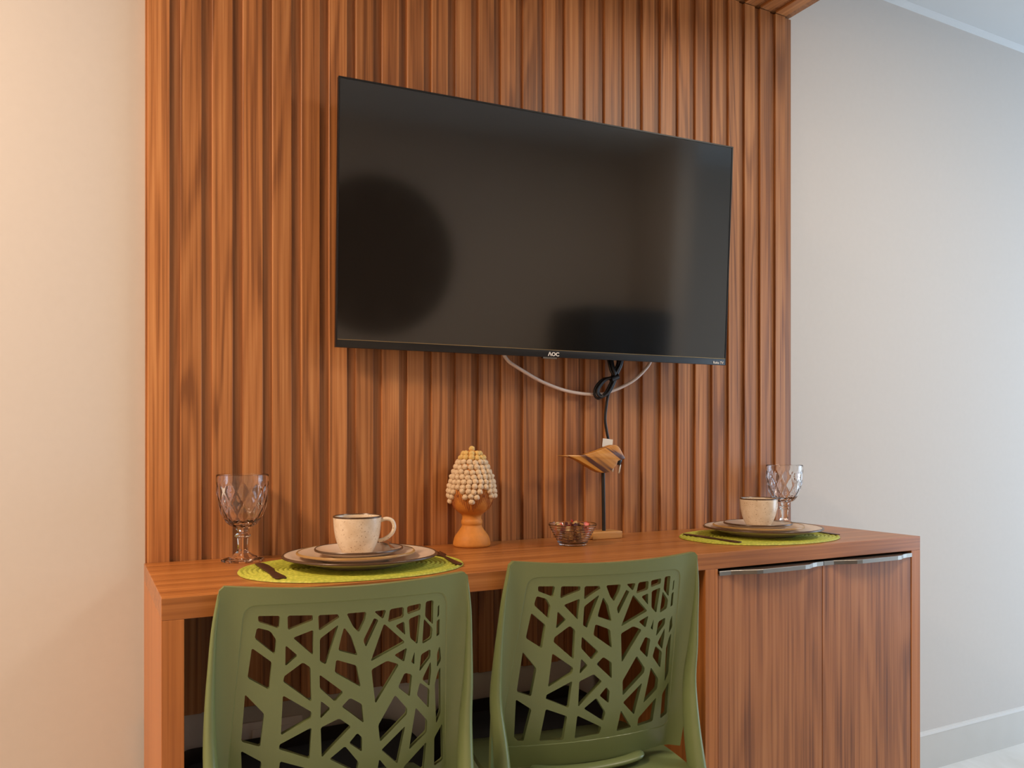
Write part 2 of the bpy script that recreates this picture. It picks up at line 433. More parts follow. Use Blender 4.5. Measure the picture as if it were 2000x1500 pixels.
# black power cord with bundled loops, tag and plug
pc = empty('power_cord', (1.116, -.022, 1.22), 'black power cord bundled under the television, its plug hanging behind the bird', 'cord')
def rel(pts): return [Vector(p) - pc.location for p in pts]
bm = bmesh.new()
for k in range(3):
    dx, dy, s_ = (k - 1.5) * .0042, -.003 * (k % 2) - .002 * k, 1 - .05 * k
    loop = [(1.150 + dx, -.012, 1.285), (1.140 + dx, -.030 + dy, 1.226), (1.127 + dx, -.028 + dy, 1.197), (1.122 + dx, -.028 + dy, 1.178), (1.108 + dx, -.026 + dy, 1.152), (1.090 + dx, -.024 + dy, 1.136 + .003 * k),
            (1.078 + dx, -.023 + dy, 1.144 + .003 * k), (1.080 + dx, -.024 + dy, 1.162), (1.098 + dx, -.026 + dy, 1.181), (1.122 + dx * .4, -.029 + dy, 1.190), (1.118 + dx, -.028 + dy, 1.212), (1.112 + dx, -.012, 1.285)]
    tube_mesh('', smooth_path(rel(loop), 6), .0031, 8, bm)
link('cord_bundle', from_bm(bm, 'cord_bundle'), M_cordb, pc, None, 179)
P = smooth_path(rel([(1.16, -.012, 1.285), (1.152, -.022, 1.228), (1.136, -.030, 1.203), (1.124, -.033, 1.186), (1.116, -.030, 1.165), (1.110, -.024, 1.145), (1.1055, -.021, 1.112), (1.104, -.020, 1.085), (1.1085, -.020, 1.058), (1.1165, -.020, 1.030), (1.128, -.020, 1.008), (1.136, -.022, .998)]), 8)
link('cord', tube_mesh('cord', P, .0034, 8), M_cordb, pc, None, 179)
link('tie', tube_mesh('tie', [Vector(p) for p in rel([(1.112, -.032, 1.182), (1.132, -.032, 1.190)])], .0075, 10), M_cordb, pc, None, 40)
t = link('paper_tag', box_mesh('paper_tag', .029, .0005, .020), M_tag, pc, Vector((1.1085, -.0235, 1.030)) - pc.location); t.rotation_euler = (0, radians(6), 0)
pb = link('plug', lathe_mesh('plug', [(0, .022), (.005, .022), (.009, .012), (.011, .004), (.011, -.004), (.0085, -.012), (0, -.012)], 16), M_cordb, pc, Vector((1.1375, -.024, .990)) - pc.location, 50)
pb.rotation_euler = (0, radians(12), 0)
for dx in (-.0095, .0095):
    p_ = link('pin', lathe_mesh('pin', [(0, 0), (.0022, 0), (.0022, -.020), (.0015, -.022), (0, -.022)], 10), M_brass, pb, (dx, 0, -.010), 40)

# ---------------------------------------------------------------- chairs
HOLES = [[(-1304,7848),(-1006,7839),(-1016,7645),(-1295,7759)],[(-903,7835),(-552,7820),(-549,7745),(-894,7613)],[(-478,7816),(-199,7810),(-173,7761),(-459,7572)],[(-73,7811),(219,7813),(205,7686),(123,7499),(34,7599)],[(333,7810),(522,7817),(479,7672)],[(579,7821),(793,7836),(805,7674),(558,7614)],[(846,7837),(1068,7862),(1067,7761),(860,7707)],[(1148,7881),(1275,7894),(1297,7490),(1153,7643)],[(1360,7778),(1381,7805),(1393,7637),(1367,7595)],[(-1313,7672),(-1136,7616),(-1047,7474),(-1060,7250),(-1343,7512)],[(-821,7492),(-538,7596),(-527,7200)],[(-180,7649),(-339,7040),(-427,7097),(-442,7450)],[(-100,7599),(15,7444),(125,7134),(-168,7243),(-141,7412)],[(342,7705),(410,7666),(242,7254),(196,7367)],[(499,7601),(855,7262),(327,7015)],[(678,7549),(816,7604),(851,7374)],[(889,7632),(1076,7688),(1061,7200),(931,7322)],[(1138,7609),(1297,7431),(1293,7263),(1140,7191)],[(1361,7543),(1407,7573),(1424,7314),(1377,7283)],[(-1377,7368),(-1100,7133),(-1128,6707),(-1428,6910)],[(-919,7384),(-742,7212),(-913,7059)],[(-668,7103),(-557,7011),(-524,6460),(-935,6818),(-925,6903)],[(-192,7101),(115,6976),(199,6618),(-206,6901)],[(586,6996),(781,6911),(440,6310),(346,6882)],[(690,7074),(893,7170),(861,6938)],[(1023,7092),(1033,6876),(978,6919)],[(1136,7025),(1290,7091),(1299,6955),(1126,6736)],[(1311,6884),(1330,6710),(1321,6459),(1185,6599)],[(1448,7117),(1493,6885),(1429,6757),(1412,7001)],[(-1457,6655),(-1187,6327),(-1233,5802),(-1498,5903)],[(-423,6888),(-61,6569),(-178,6424),(-412,6670)],[(-933,6603),(-515,6299),(-524,6197),(-946,5962)],[(-389,6465),(-240,6323),(-384,6171)],[(44,6462),(231,6334),(276,6015),(-77,6335)],[(788,6529),(883,6757),(1008,6706),(996,6340)],[(749,6408),(968,6137),(965,6046),(553,5645),(508,5941)],[(1149,6552),(1326,6406),(1337,6082),(1112,6345)],[(1450,6678),(1489,6758),(1560,5952),(1495,5776),(1412,6470)],[(-1498,5755),(-1204,5548),(-1291,4937),(-1395,4943),(-1467,5022)],[(-507,6048),(-517,5527),(-965,5736),(-959,5816)],[(-105,6145),(83,5983),(-340,5525),(-374,6028)],[(183,5860),(263,5775),(273,5530),(62,5708)],[(1110,6132),(1329,5866),(1333,5663),(1046,5414)],[(954,5848),(866,5210),(579,5503)],[(1606,5756),(1670,5090),(1520,5009),(1481,5526)],[(-946,5538),(-528,5362),(-550,4892),(-1005,4911)],[(-336,5358),(184,5066),(160,4929),(-338,4900)],[(5,5669),(233,5352),(207,5186),(-225,5483)],[(557,5352),(840,4963),(517,4923)],[(1344,5488),(1332,4998),(975,4955),(976,5128)]]
ZT, KC, REC = .83, .77, .2596
def half_w(z):
    T = [(.44, .192), (.50, .195), (.56, .197), (.62, .198), (.69, .1955), (.777, .189), (.815, .184), (.83, .182)]
    for (a, wa), (b, wb) in zip(T[:-1], T[1:]):
        if z <= b: return wa + (wb - wa) * max(0, (z - a)) / (b - a)
    return T[-1][1]
def back_y(x, z):
    w_ = half_w(z)
    t = max(0, min(1, (abs(x) - (w_ - .034)) / .034))
    R = .004 + .024 * max(0, min(1, (.83 - z) / .30)) ** .8
    low = max(0, (.50 - z))
    return REC * (ZT - z) + KC * x * x - R * t * t - .6 * low * low
def chaikin(poly, f=.16):
    out = []
    n = len(poly)
    for i in range(n):
        a, b = Vector(poly[i]), Vector(poly[(i + 1) % n]); c = Vector(poly[i - 1])
        la, lb = (c - a).length, (b - a).length
        d = min(.0022, f * min(la, lb))
        out += [tuple(a + (c - a) * (d / la)), tuple(a + (b - a) * (d / lb))]
    return out
def inside(p, poly):
    x, y = p; r = False; j = len(poly) - 1
    for i in range(len(poly)):
        xi, yi = poly[i]; xj, yj = poly[j]
        if (yi > y) != (yj > y) and x < (xj - xi) * (y - yi) / (yj - yi) + xi: r = not r
        j = i
    return r
def rrect(tl, bl, zt, zb, r, n=5):
    """rounded trapezoid: half widths at top and bottom"""
    cs = [(tl, zt), (-tl, zt), (-bl, zb), (bl, zb)]; out = []
    for i in range(4):
        a, c, b = Vector(cs[i]), Vector(cs[i - 1]), Vector(cs[(i + 1) % 4])
        p0 = a + (c - a).normalized() * r; p1 = a + (b - a).normalized() * r
        for k in range(n + 1):
            t = k / n; out.append(tuple(p0 * (1 - t) ** 2 + a * 2 * t * (1 - t) + p1 * t * t))
        q1 = b + (a - b).normalized() * r; m = 24
        out += [tuple(p1.lerp(q1, k / m)) for k in range(1, m)]
    return out
def backrest_mesh():
    holes = [chaikin([(a / 1e4, b / 1e4) for a, b in h]) for h in HOLES]
    ZB = .446
    top = []
    n = 30
    for i in range(n + 1):
        u = -1 + 2 * i / n; top.append((u * .176, ZT - .008 * (1 - u * u)))
    right = [(half_w(z) if z < .815 else .184 - .002 * (z - .815) / .01, z) for z in [.824 - (.824 - ZB) * k / 34 for k in range(35)]]
    right[0] = (.1825, .824)
    bot = [(half_w(ZB) * (1 - 2 * i / 24), ZB - .006 * (1 - (1 - 2 * i / 24) ** 2)) for i in range(1, 24)]
    left = [(-x, z) for x, z in right][::-1]
    outline = top + right + bot + left
    g_out = rrect(.1500, .1735, .8015, .4830, .020); g_in = rrect(.1484, .1719, .7999, .4846, .019); g_mid = rrect(.1492, .1727, .8007, .4838, .0195)
    verts, edges = [], []
    def ring(p):
        b = len(verts); verts.extend(Vector(q) for q in p)
        edges.extend((b + i, b + (i + 1) % len(p)) for i in range(len(p)))
    ring(outline); ring(g_out); ring(g_in)
    for h in holes: ring(h)
    st = .0095
    z = ZB + st
    while z < .822:
        W = half_w(z); x = -W + .006
        while x < W - .004:
            if not any(inside((x, z), h) for h in holes) and inside((x, z), outline): verts.append(Vector((x + random.uniform(-.0004, .0004), z + random.uniform(-.0004, .0004))))
            x += st if abs(x) < W - .04 else st * .55
        z += st
    vo, eo, fo, *_ = delaunay_2d_cdt(verts, edges, [], 0, 1e-6)
    faces = []
    for f in fo:
        c = sum((vo[i] for i in f), Vector((0, 0))) / 3
        if inside(c, outline) and not any(inside(c, h) for h in holes): faces.append(f)
    TH = .0115
    bm = bmesh.new(); A = {}; B = {}
    for f in faces:
        for i in f:
            if i not in A:
                x, z = vo[i]; y = back_y(x, z)
                rec = .0013 if inside((x, z), g_mid) else 0
                A[i] = bm.verts.new((x, y + rec, z)); B[i] = bm.verts.new((x, y + TH, z))
    cnt = {}
    for f in faces:
        a, b, c = f
        if (vo[b] - vo[a]).cross(vo[c] - vo[a]) < 0: b, c = c, b
        bm.faces.new((A[a], A[b], A[c])); bm.faces.new((B[c], B[b], B[a]))
        for p, q in ((a, b), (b, c), (c, a)): cnt[(p, q)] = 1
    for p, q in list(cnt):
        if (q, p) not in cnt: bm.faces.new((A[q], A[p], B[p], B[q]))
    me = bpy.data.meshes.new('backrest'); bm.to_mesh(me); bm.free()
    return me

def make_chair(label, grp):
    ch = empty('dining_chair', (0, 0, 0), label, 'chair', grp)
    me = backrest_mesh()
    b = link('backrest', me, M_green, ch, None, 26); b['label'] = 'curved backrest pierced with a branch pattern'
    for s_ in (-1, 1):
        # rear leg: grows out of the flared back edge and splays to the floor
        def ed(z, dx, r): return (s_ * (half_w(z) - dx), back_y(half_w(z), z) + .0045 - r * .55, z)
        st = [(ed(.818, .002, 0), (.0046, .0030)), (ed(.77, .001, .003), (.0065, .0040)), (ed(.71, .002, .006), (.0090, .0055)), (ed(.65, .003, .010), (.0130, .0075)), (ed(.58, .004, .015), (.0180, .0100)),
              ((s_ * .189, .052, .50), (.0225, .0125)), ((s_ * .190, .034, .42), (.0235, .0150)), ((s_ * .198, .008, .28), (.0215, .0160)), ((s_ * .207, -.015, .13), (.0190, .0150)), ((s_ * .214, -.035, .0), (.0165, .0135))]
        pth = smooth_path([p for p, r in st], 5); rr_ = smooth_path([(r[0], r[1], 0) for p, r in st], 5); rad = [(v.x, v.y) for v in rr_]
        link('leg', tube_mesh('leg', pth, rad, 14), M_green, ch, None, 60)
        pth = smooth_path([(s_ * .158, .305, .420), (s_ * .172, .310, .30), (s_ * .184, .314, .14), (s_ * .190, .318, 0)], 5)
        link('leg', tube_mesh('leg', pth, [.019 - .006 * i / (len(pth) - 1) for i in range(len(pth))], 12), M_green, ch, None, 60)
    # seat: dished plate
    bm = bmesh.new(); nx, ny = 18, 20; V = {}
    for side, dz in ((0, 0), (1, -.012)):
        for i in range(nx + 1):
            for j in range(ny + 1):
                u = -1 + 2 * i / nx; v = j / ny
                y = .006 + v * .340
                hwid = .176 + .010 * sin(pi * min(1, v * 1.15)) - .02 * max(0, v - .8) * 5 * .4
                z = .4300 - .010 * (1 - u * u) * sin(pi * v) - .018 * max(0, (v - .86) / .14) ** 2
                V[side, i, j] = bm.verts.new((u * hwid, y, z + dz))
    for i in range(nx):
        for j in range(ny):
            bm.faces.new((V[0, i, j], V[0, i + 1, j], V[0, i + 1, j + 1], V[0, i, j + 1]))
            bm.faces.new((V[1, i, j], V[1, i, j + 1], V[1, i + 1, j + 1], V[1, i + 1, j]))
    for i in range(nx):
        bm.faces.new((V[0, i, 0], V[1, i, 0], V[1, i + 1, 0], V[0, i + 1, 0])); bm.faces.new((V[0, i, ny], V[0, i + 1, ny], V[1, i + 1, ny], V[1, i, ny]))
    for j in range(ny):
        bm.faces.new((V[0, 0, j], V[0, 0, j + 1], V[1, 0, j + 1], V[1, 0, j])); bm.faces.new((V[0, nx, j], V[1, nx, j], V[1, nx, j + 1], V[0, nx, j + 1]))
    link('seat', from_bm(bm, 'seat'), M_green, ch, None, 50)
    # rolled lip along the middle of the seat's rear edge
    pth = smooth_path([(x, back_y(x, .444) - d, .436 + .003 * (x / .1) ** 2) for x, d in ((-.104, -.004), (-.096, .007), (-.06, .012), (0, .013), (.06, .012), (.096, .007), (.104, -.004))], 6)
    link('rear_lip', tube_mesh('rear_lip', pth, [(.014, .0065)] * len(pth), 12), M_green, ch, None, 60)
    return ch
grp = 'green pierced chairs at the counter'
ch2 = make_chair('sage green plastic chair with pierced branch-pattern back, next to the cabinet', grp)
ch1 = copy_tree(ch2)
ch2.location = (.8135, -.4718, 0); ch2.rotation_euler = (0, 0, -.1431)
ch1.location = (.3451, -.4897, 0); ch1.rotation_euler = (0, 0, -.1027)
ch1['label'] = 'sage green plastic chair with pierced branch-pattern back, by the worktop end panel'

# ---------------------------------------------------------------- under the counter
op = empty('outlet_plate', (.33, Y_W, .44), 'white wall outlet plate low on the wall under the worktop', 'outlet')
link('plate_frame', box_mesh('plate_frame', .125, .007, .078, .003), M_white, op, (0, -.0035, 0), 40)
link('plate_insert', box_mesh('plate_insert', .075, .003, .050, .001), M_white, op, (0, -.0085, 0), 40)
def case(x0, x1, h, label):
    r = .10; pts = [(x0, 0), (x1, 0)]
    for k in range(9):
        a = pi / 2 * k / 8; pts.append((x1 - r + r * cos(a) , h - r * .9 + r * .9 * sin(a)))
    for k in range(7):
        a = pi / 2 + pi / 2 * k / 6; pts.append((x0 + .03 + .03 * cos(a), h - .03 + .03 * sin(a)))
    o = link('storage_case', prism_mesh('storage_case', pts, -.070, .016, 'xz', .012), M_black, None, None, 40)
    return tag(o, label, 'case', 'black cases under the worktop')
case(.150, .635, .452, 'black round-shouldered case against the wall, seen through the chair by the end panel')
case(.672, 1.090, .458, 'black round-shouldered case against the wall, behind the chair next to the cabinet')

# ---------------------------------------------------------------- tableware
def tri(x): return 1 - abs(2 * (x - math.floor(x)) - 1)
def goblet(loc, label):
    g = empty('goblet', loc, label, 'goblet', 'cut glass goblets')
    def smooth_prof(P, n=5): return [(v.x, v.y) for v in smooth_path([(a, b, 0) for a, b in P], n)]
    out = smooth_prof([(.0115, .0635), (.021, .0655), (.031, .0745), (.0395, .089), (.0445, .105), (.0468, .120), (.0476, .138), (.0476, .152), (.0474, .1600), (.0470, .1620)], 5)
    inn = smooth_prof([(.0462, .1622), (.0456, .1600), (.0453, .150), (.0452, .138), (.0440, .120), (.0415, .105), (.0365, .090), (.028, .078), (.015, .071)], 4) + [(0, .0695)]
    def fun(r, z, th):
        # diamond cuts on the outside of the bowl only
        if z > .150 or r < .02: return r
        t = (z - .0655) / .0845
        a = tri(11 * th / (2 * pi) + 1.9 * t) ; b = tri(11 * th / (2 * pi) - 1.9 * t)
        return r * (1 - .075 * (1 - min(a, b)) ** 2 * min(1, (.150 - z) / .012))
    n_in = len(inn)
    prof = [(0, .0630)] + out
    ins = set(round(z, 6) for r, z in inn)
    bm = bmesh.new(); seg = 108; rings = []
    for q, (r, z) in enumerate(prof + inn):
        f = fun if q < len(prof) else (lambda r, z, th: r)
        rings.append([bm.verts.new((0, 0, z))] if r < 1e-6 else [bm.verts.new((f(r, z, 2 * pi * i / seg) * cos(2 * pi * i / seg), f(r, z, 2 * pi * i / seg) * sin(2 * pi * i / seg), z)) for i in range(seg)])
    for a, b in zip(rings[:-1], rings[1:]):
        for i in range(seg):
            j = (i + 1) % seg
            if len(a) == 1: bm.faces.new((a[0], b[i], b[j]))
            elif len(b) == 1: bm.faces.new((a[i], b[0], a[j]))
            else: bm.faces.new((a[i], b[i], b[j], a[j]))
    link('bowl', from_bm(bm, 'bowl'), M_glass, g, None, 28)
    st = [(0, .0155), (.0125, .0155), (.0095, .0205), (.0090, .030), (.0098, .0400), (.0100, .0425), (.0145, .0455), (.0145, .0485), (.0105, .0520), (.0100, .0560), (.0125, .0605), (.0120, .0628), (0, .0628)]
    link('stem', lathe_mesh('stem', st, 8), M_glass, g)
    base = [(0, 0), (.0365, 0), (.0375, .0020), (.0370, .0042), (.028, .0065), (.020, .0100), (.0130, .0152), (0, .0152)]
    link('foot', lathe_mesh('foot', base, 64, lambda r, z, th: r * (1 + .045 * cos(8 * th) * min(1, r / .03))), M_glass, g, None, 40)
    return g
goblet((.2632, -.0520, TZ + .0003), 'clear cut glass goblet at the left end of the worktop')
goblet((1.655, -.0560, TZ + .0003), 'clear cut glass goblet behind the cup at the cabinet end')

def placemat(loc, label):
    NT, NR = 112, 96; a0, b0, ex = .198, .150, 2.2
    bm = bmesh.new(); rows = []
    for i in range(NR + 1):
        s_ = .02 + .98 * i / NR
        ring_ph = abs(sin(pi * s_ * 17))
        z = .0018 + .0022 * ring_ph
        if i == NR: z = .0004
        row = []
        for k in range(NT):
            th = 2 * pi * k / NT; c, s2 = cos(th), sin(th)
            # long core: rings grow around a straight middle seam
            aa = .055 + (a0 - .055) * s_; bb_ = b0 * s_
            row.append(bm.verts.new((aa * math.copysign(abs(c) ** (2 / ex), c), bb_ * math.copysign(abs(s2) ** (2 / ex), s2), z)))
        rows.append(row)
    for r0, r1 in zip(rows[:-1], rows[1:]):
        for k in range(NT): bm.faces.new((r0[k], r0[(k + 1) % NT], r1[(k + 1) % NT], r1[k]))
    bm.faces.new(rows[0]); bm.faces.new(rows[-1][::-1])
    o = link('placemat', from_bm(bm, 'placemat'), M_mat, None, loc, 40)
    return tag(o, label, 'placemat', 'woven lime placemats')
MAT1, MAT2 = Vector((.4255, -.2275, TZ + .0004)), Vector((1.408, -.2145, TZ + .0004))
placemat(MAT1, 'oval woven lime green placemat near the worktop end panel')
placemat(MAT2, 'oval woven lime green placemat over the cabinet')
MT = .0040

def plate(kind, loc, R, hgt, mat, rim, label, grp, seed):
    rnd = random.Random(seed); ph = rnd.uniform(0, 6)
    wob = lambda r, z, th: r * (1 + .010 * sin(3 * th + ph) * r / R + .006 * sin(5 * th + 2 * ph) * r / R)
    p = empty(kind, loc, label, 'saucer' if kind == 'saucer' else 'plate', grp)
    f = .56 * R
    prof = [(0, .0015), (f - .004, .0015), (f - .003, 0), (f, 0), (f + .003, .0025), (R * .80, hgt * .50), (R * .985, hgt - .003), (R, hgt - .0015), (R * .995, hgt), (R * .97, hgt), (R * .78, hgt * .55 + .002), (f + .002, .0065), (f - .004, .0052), (0, .0052)]
    link('body', lathe_mesh('body', prof, 96, wob), mat, p, None, 45)
    tor = [(R * .975, hgt + .0006), (R * .993, hgt + .0008), (R + .0008, hgt - .0010), (R + .0004, hgt - .0030), (R * .988, hgt - .0034)]
    tor = tor + [tor[0]]
    bm = bmesh.new(); seg = 96
    rg = [[bm.verts.new((wob(r, z, 2 * pi * i / seg) * cos(2 * pi * i / seg), wob(r, z, 2 * pi * i / seg) * sin(2 * pi * i / seg), z)) for i in range(seg)] for r, z in tor[:-1]]
    for a, b in zip(rg, rg[1:] + rg[:1]):
        for i in range(seg): bm.faces.new((a[i], b[i], b[(i + 1) % seg], a[(i + 1) % seg]))
    q = link('rim', from_bm(bm, 'rim'), rim, p, None, 60); q['label'] = 'brown glazed rim'
    return p

def cup(loc, rz, label):
    c = empty('coffee_cup', loc, label, 'cup', 'speckled coffee cups', rz)
    prof = [(0, .0020), (.0215, .0020), (.0225, 0), (.0250, 0), (.0262, .0030), (.0320, .0130), (.0375, .0260), (.0405, .0400), (.0420, .0540), (.0428, .0680), (.0415, .0690), (.0402, .0670), (.0392, .0540), (.0376, .0400), (.0345, .0270), (.0285, .0140), (.0200, .0070), (0, .0060)]
    pr = [(v.x, v.y) for v in smooth_path([(a, b, 0) for a, b in prof[4:]], 3)]
    link('body', lathe_mesh('body', prof[:4] + pr, 64), M_cup, c, None, 50)
    rim = [(.0427, .0665), (.0434, .0685), (.0424, .0698), (.0408, .0698), (.0401, .0685)]
    bm = bmesh.new(); seg = 64
    rg = [[bm.verts.new((r * cos(2 * pi * i / seg), r * sin(2 * pi * i / seg), z)) for i in range(seg)] for r, z in rim]
    for a, b in zip(rg, rg[1:] + rg[:1]):
        for i in range(seg): bm.faces.new((a[i], b[i], b[(i + 1) % seg], a[(i + 1) % seg]))
    q = link('rim', from_bm(bm, 'rim'), M_rim, c, None, 60); q['label'] = 'dark brown rim'
    pth = smooth_path([(.0400, 0, .0600), (.0510, 0, .0635), (.0615, 0, .0600), (.0655, 0, .0490), (.0615, 0, .0375), (.0500, 0, .0280), (.0375, 0, .0240)], 6)
    link('handle', tube_mesh('handle', pth, [(.0050, .0036)] * len(pth), 12), M_cup, c, None, 60)
    return c

def setting(M, dl, dm, ds, dc, rz, where, grp, sd):
    z = M.z + MT
    plate('dinner_plate', (M.x + dl[0], M.y + dl[1], z), .136, .020, M_plate, M_rim, 'large taupe dinner plate at the bottom of the stack ' + where, 'taupe dinner plates', sd)
    z += .0055
    plate('side_plate', (M.x + dm[0], M.y + dm[1], z + .0005), .104, .018, M_plate, M_rimgold, 'medium taupe side plate in the middle of the stack ' + where, 'taupe side plates', sd + 1)
    z += .0062
    plate('saucer', (M.x + ds[0], M.y + ds[1], z), .078, .0175, M_plate, M_rim, 'small saucer under the coffee cup ' + where, 'saucers', sd + 2)
    z += .0055
    cup((M.x + dc[0], M.y + dc[1], z), rz, 'cream speckled coffee cup with brown rim ' + where)
    return z
z1 = setting(MAT1, (.012, .004), (.006, .010), (.010, .008), (.008, .008), radians(-22), 'near the end panel', 'set1', 11)
z2 = setting(MAT2, (.015, .004), (.004, .006), (.000, .006), (.004, .006), radians(8), 'over the cabinet', 'set2', 31)

# cutlery
def outline_obj(name, pts, th, mat, loc, rz, label, cat, grp, bend=0.0):
    me = prism_mesh(name, pts, 0, th, 'xy', th * .25)
    o = link(name, me, mat, None, loc, 40); o.rotation_euler = (0, 0, rz)
    return tag(o, label, cat, grp)
KN = [(-.0035, 0), (.0035, 0), (.0070, -.004), (.0080, -.02), (.0062, -.05), (.0052, -.08), (.0058, -.090), (.0090, -.10), (.0095, -.15), (.0070, -.178), (.0015, -.188), (-.0050, -.178), (-.0058, -.09), (-.0052, -.08), (-.0062, -.05), (-.0080, -.02), (-.0070, -.004)]
KN = [(x * 1.25, -y) for x, y in KN][::-1]           # handle towards the room, blade towards the wall
FK = [(-.0030, 0), (.0030, 0), (.0068, .005), (.0075, .02), (.0055, .06), (.0035, .10), (.0040, .118), (.0105, .130), (.0118, .142), (.0112, .182), (.0095, .182), (.0085, .148), (.0066, .146), (.0055, .183), (.0038, .183), (.0030, .146), (.0010, .146), (.0008, .184), (-.0008, .184), (-.0010, .146), (-.0030, .146), (-.0038, .183), (-.0055, .183), (-.0066, .146), (-.0085, .148), (-.0095, .182), (-.0112, .182), (-.0118, .142), (-.0105, .130), (-.0040, .118), (-.0035, .10), (-.0055, .06), (-.0075, .02), (-.0068, .005)]
for M, where, s_ in ((MAT1, 'near the end panel', 1), (MAT2, 'over the cabinet', 1)):
    zz = M.z + MT - .0002
    outline_obj('table_knife', KN, .0022, M_bronze, (M.x - .147, M.y - .092, zz), radians(1), 'dark bronze table knife left of the plates ' + where, 'knife', 'bronze knives')
    outline_obj('table_fork', FK, .0018, M_bronze, (M.x + .166, M.y - .088, zz), radians(-8), 'dark bronze table fork right of the plates ' + where, 'fork', 'bronze forks')
SPN = [(-.0025, 0), (.0025, 0), (.0038, .01), (.0020, .045), (.0016, .075), (.0030, .082), (.0078, .094), (.0082, .106), (.0050, .118), (0, .121), (-.0050, .118), (-.0082, .106), (-.0078, .094), (-.0030, .082), (-.0016, .075), (-.0020, .045), (-.0038, .01)]
for (x, y, z, rz, where) in ((MAT1.x + .010 + .047, MAT1.y - .045, z1 + .0125, radians(-12), 'near the end panel'), (MAT2.x + .047, MAT2.y - .045, z2 + .0125, radians(-8), 'over the cabinet')):
    outline_obj('teaspoon', SPN, .0014, M_steel, (x, y, z), rz, 'small steel teaspoon resting on the saucer ' + where, 'spoon', 'teaspoons')

# ---------------------------------------------------------------- clay pine cone figure
sc_ = empty('clay_finial', (.7365, -.0535, TZ + .0003), 'terracotta pedestal ornament shaped like a pine cone covered in cream beads', 'ornament')
PR = [(0, 0), (.0380, 0), (.0400, .003), (.0398, .009), (.0368, .020), (.0300, .030), (.0240, .0385), (.0212, .0445), (.0222, .0475), (.0228, .0510), (.0222, .0550), (.0208, .0580), (.0208, .0640), (.0235, .0690), (.0310, .0745), (.0385, .0825), (.0445, .095), (.0470, .110), (.0468, .124), (.0425, .142), (.0360, .160), (.0280, .178), (.0200, .193), (.0120, .203), (0, .207)]
body = [(v.x, max(0, v.y)) for v in smooth_path([(a, b, 0) for a, b in PR[1:-1]], 3)]
link('body', lathe_mesh('body', [(0, 0)] + body + [(0, .207)], 64), M_terra, sc_, None, 60)
def clay_r(z):
    for (a, za), (b, zb) in zip(PR[14:-1], PR[15:]):
        if za <= z <= zb: return a + (b - a) * (z - za) / (zb - za)
    return .01
bm = bmesh.new(); bmesh.ops.create_icosphere(bm, subdivisions=2, radius=.0067)
for v in bm.verts:
    n = v.co.normalized(); v.co += n * .0007 * sin(9 * n.x + 4 * n.z) * cos(8 * n.y - 5 * n.z)
bead_me = from_bm(bm, 'bead'); bead_me.materials.append(M_bead); bead_me.shade_smooth()
bead_y = bead_me.copy(); bead_y.materials.clear(); bead_y.materials.append(M_bead_y)
NV = 5
th0 = radians(-118)                       # one V points at the room
def low_lim(th):
    d = tri((th - th0) * NV / (2 * pi))   # 0 at the tips of the Vs
    return .098 + .030 * d
row = 0; h = .098
while h < .206:
    r = clay_r(h) + .0018
    n = max(3, int(2 * pi * r / .0120))
    for k in range(n):
        th = 2 * pi * (k + .5 * (row % 2)) / n + .35
        if h >= low_lim(th) - .003:
            o = link('bead', bead_y if h > .186 else bead_me, None, sc_, ((r + random.uniform(-.001, .001)) * cos(th), r * sin(th + random.uniform(-.03, .03)), h + random.uniform(-.0013, .0013)))
            o.rotation_euler = (random.uniform(0, 6), random.uniform(0, 6), 0)
    h += .0102 if h < .18 else .0090; row += 1
link('bead', bead_y, None, sc_, (0, 0, .2085))
# combed ridges cut into the clay below the beads
bm = bmesh.new()
for k in range(90):
    th = 2 * pi * k / 90
    z0 = low_lim(th) - .004; ln = .020
    d = (th - th0) * NV / (2 * pi); lean = .004 * (1 if (d - math.floor(d)) < .5 else -1)
    pth = []
    for q in range(4):
        z = z0 - ln * q / 3; r = clay_r(z) + .0002
        a = th + lean * q / 3 / r
        pth.append(Vector((r * cos(a), r * sin(a), z)))
    tube_mesh('', pth, [.0004, .0010, .0010, .0003], 5, bm)
link('combed_ridges', from_bm(bm, 'combed_ridges'), M_terra_d, sc_, None, 60)

# ---------------------------------------------------------------- glass bowl of potpourri
gb = empty('glass_bowl', (.9385, -.138, TZ + .0003), 'small ribbed clear glass bowl holding dried petals', 'bowl')
def bowl_r(z): return .0285 + (.0535 - .0285) * min(1, max(0, z / .046)) ** .95
pr = [(0, 0), (.0275, 0)]
for k in range(40):
    z = .0015 + (.0445 - .0015) * k / 39
    pr.append((bowl_r(z) + .0009 * sin(2 * pi * z / .0052), z))
pr += [(.0530, .0460), (.0515, .0462)]
for k in range(20):
    z = .0445 - (.0445 - .007) * k / 19
    pr.append((bowl_r(z) - .0028, z))
pr += [(.018, .0055), (0, .0050)]
link('body', lathe_mesh('body', pr, 72), M_glass, gb, None, 60)
PCOL = [((.55, .050, .045), 'red_petal'), ((.72, .22, .20), 'pink_petal'), ((.10, .022, .018), 'maroon_petal'), ((.46, .24, .08), 'brown_husk'), ((.60, .46, .24), 'cream_husk'), ((.085, .035, .018), 'dark_seed')]
pm = [plain(n, c, .7, var=.25) for c, n in PCOL]
bm = bmesh.new()
rnd = random.Random(5)
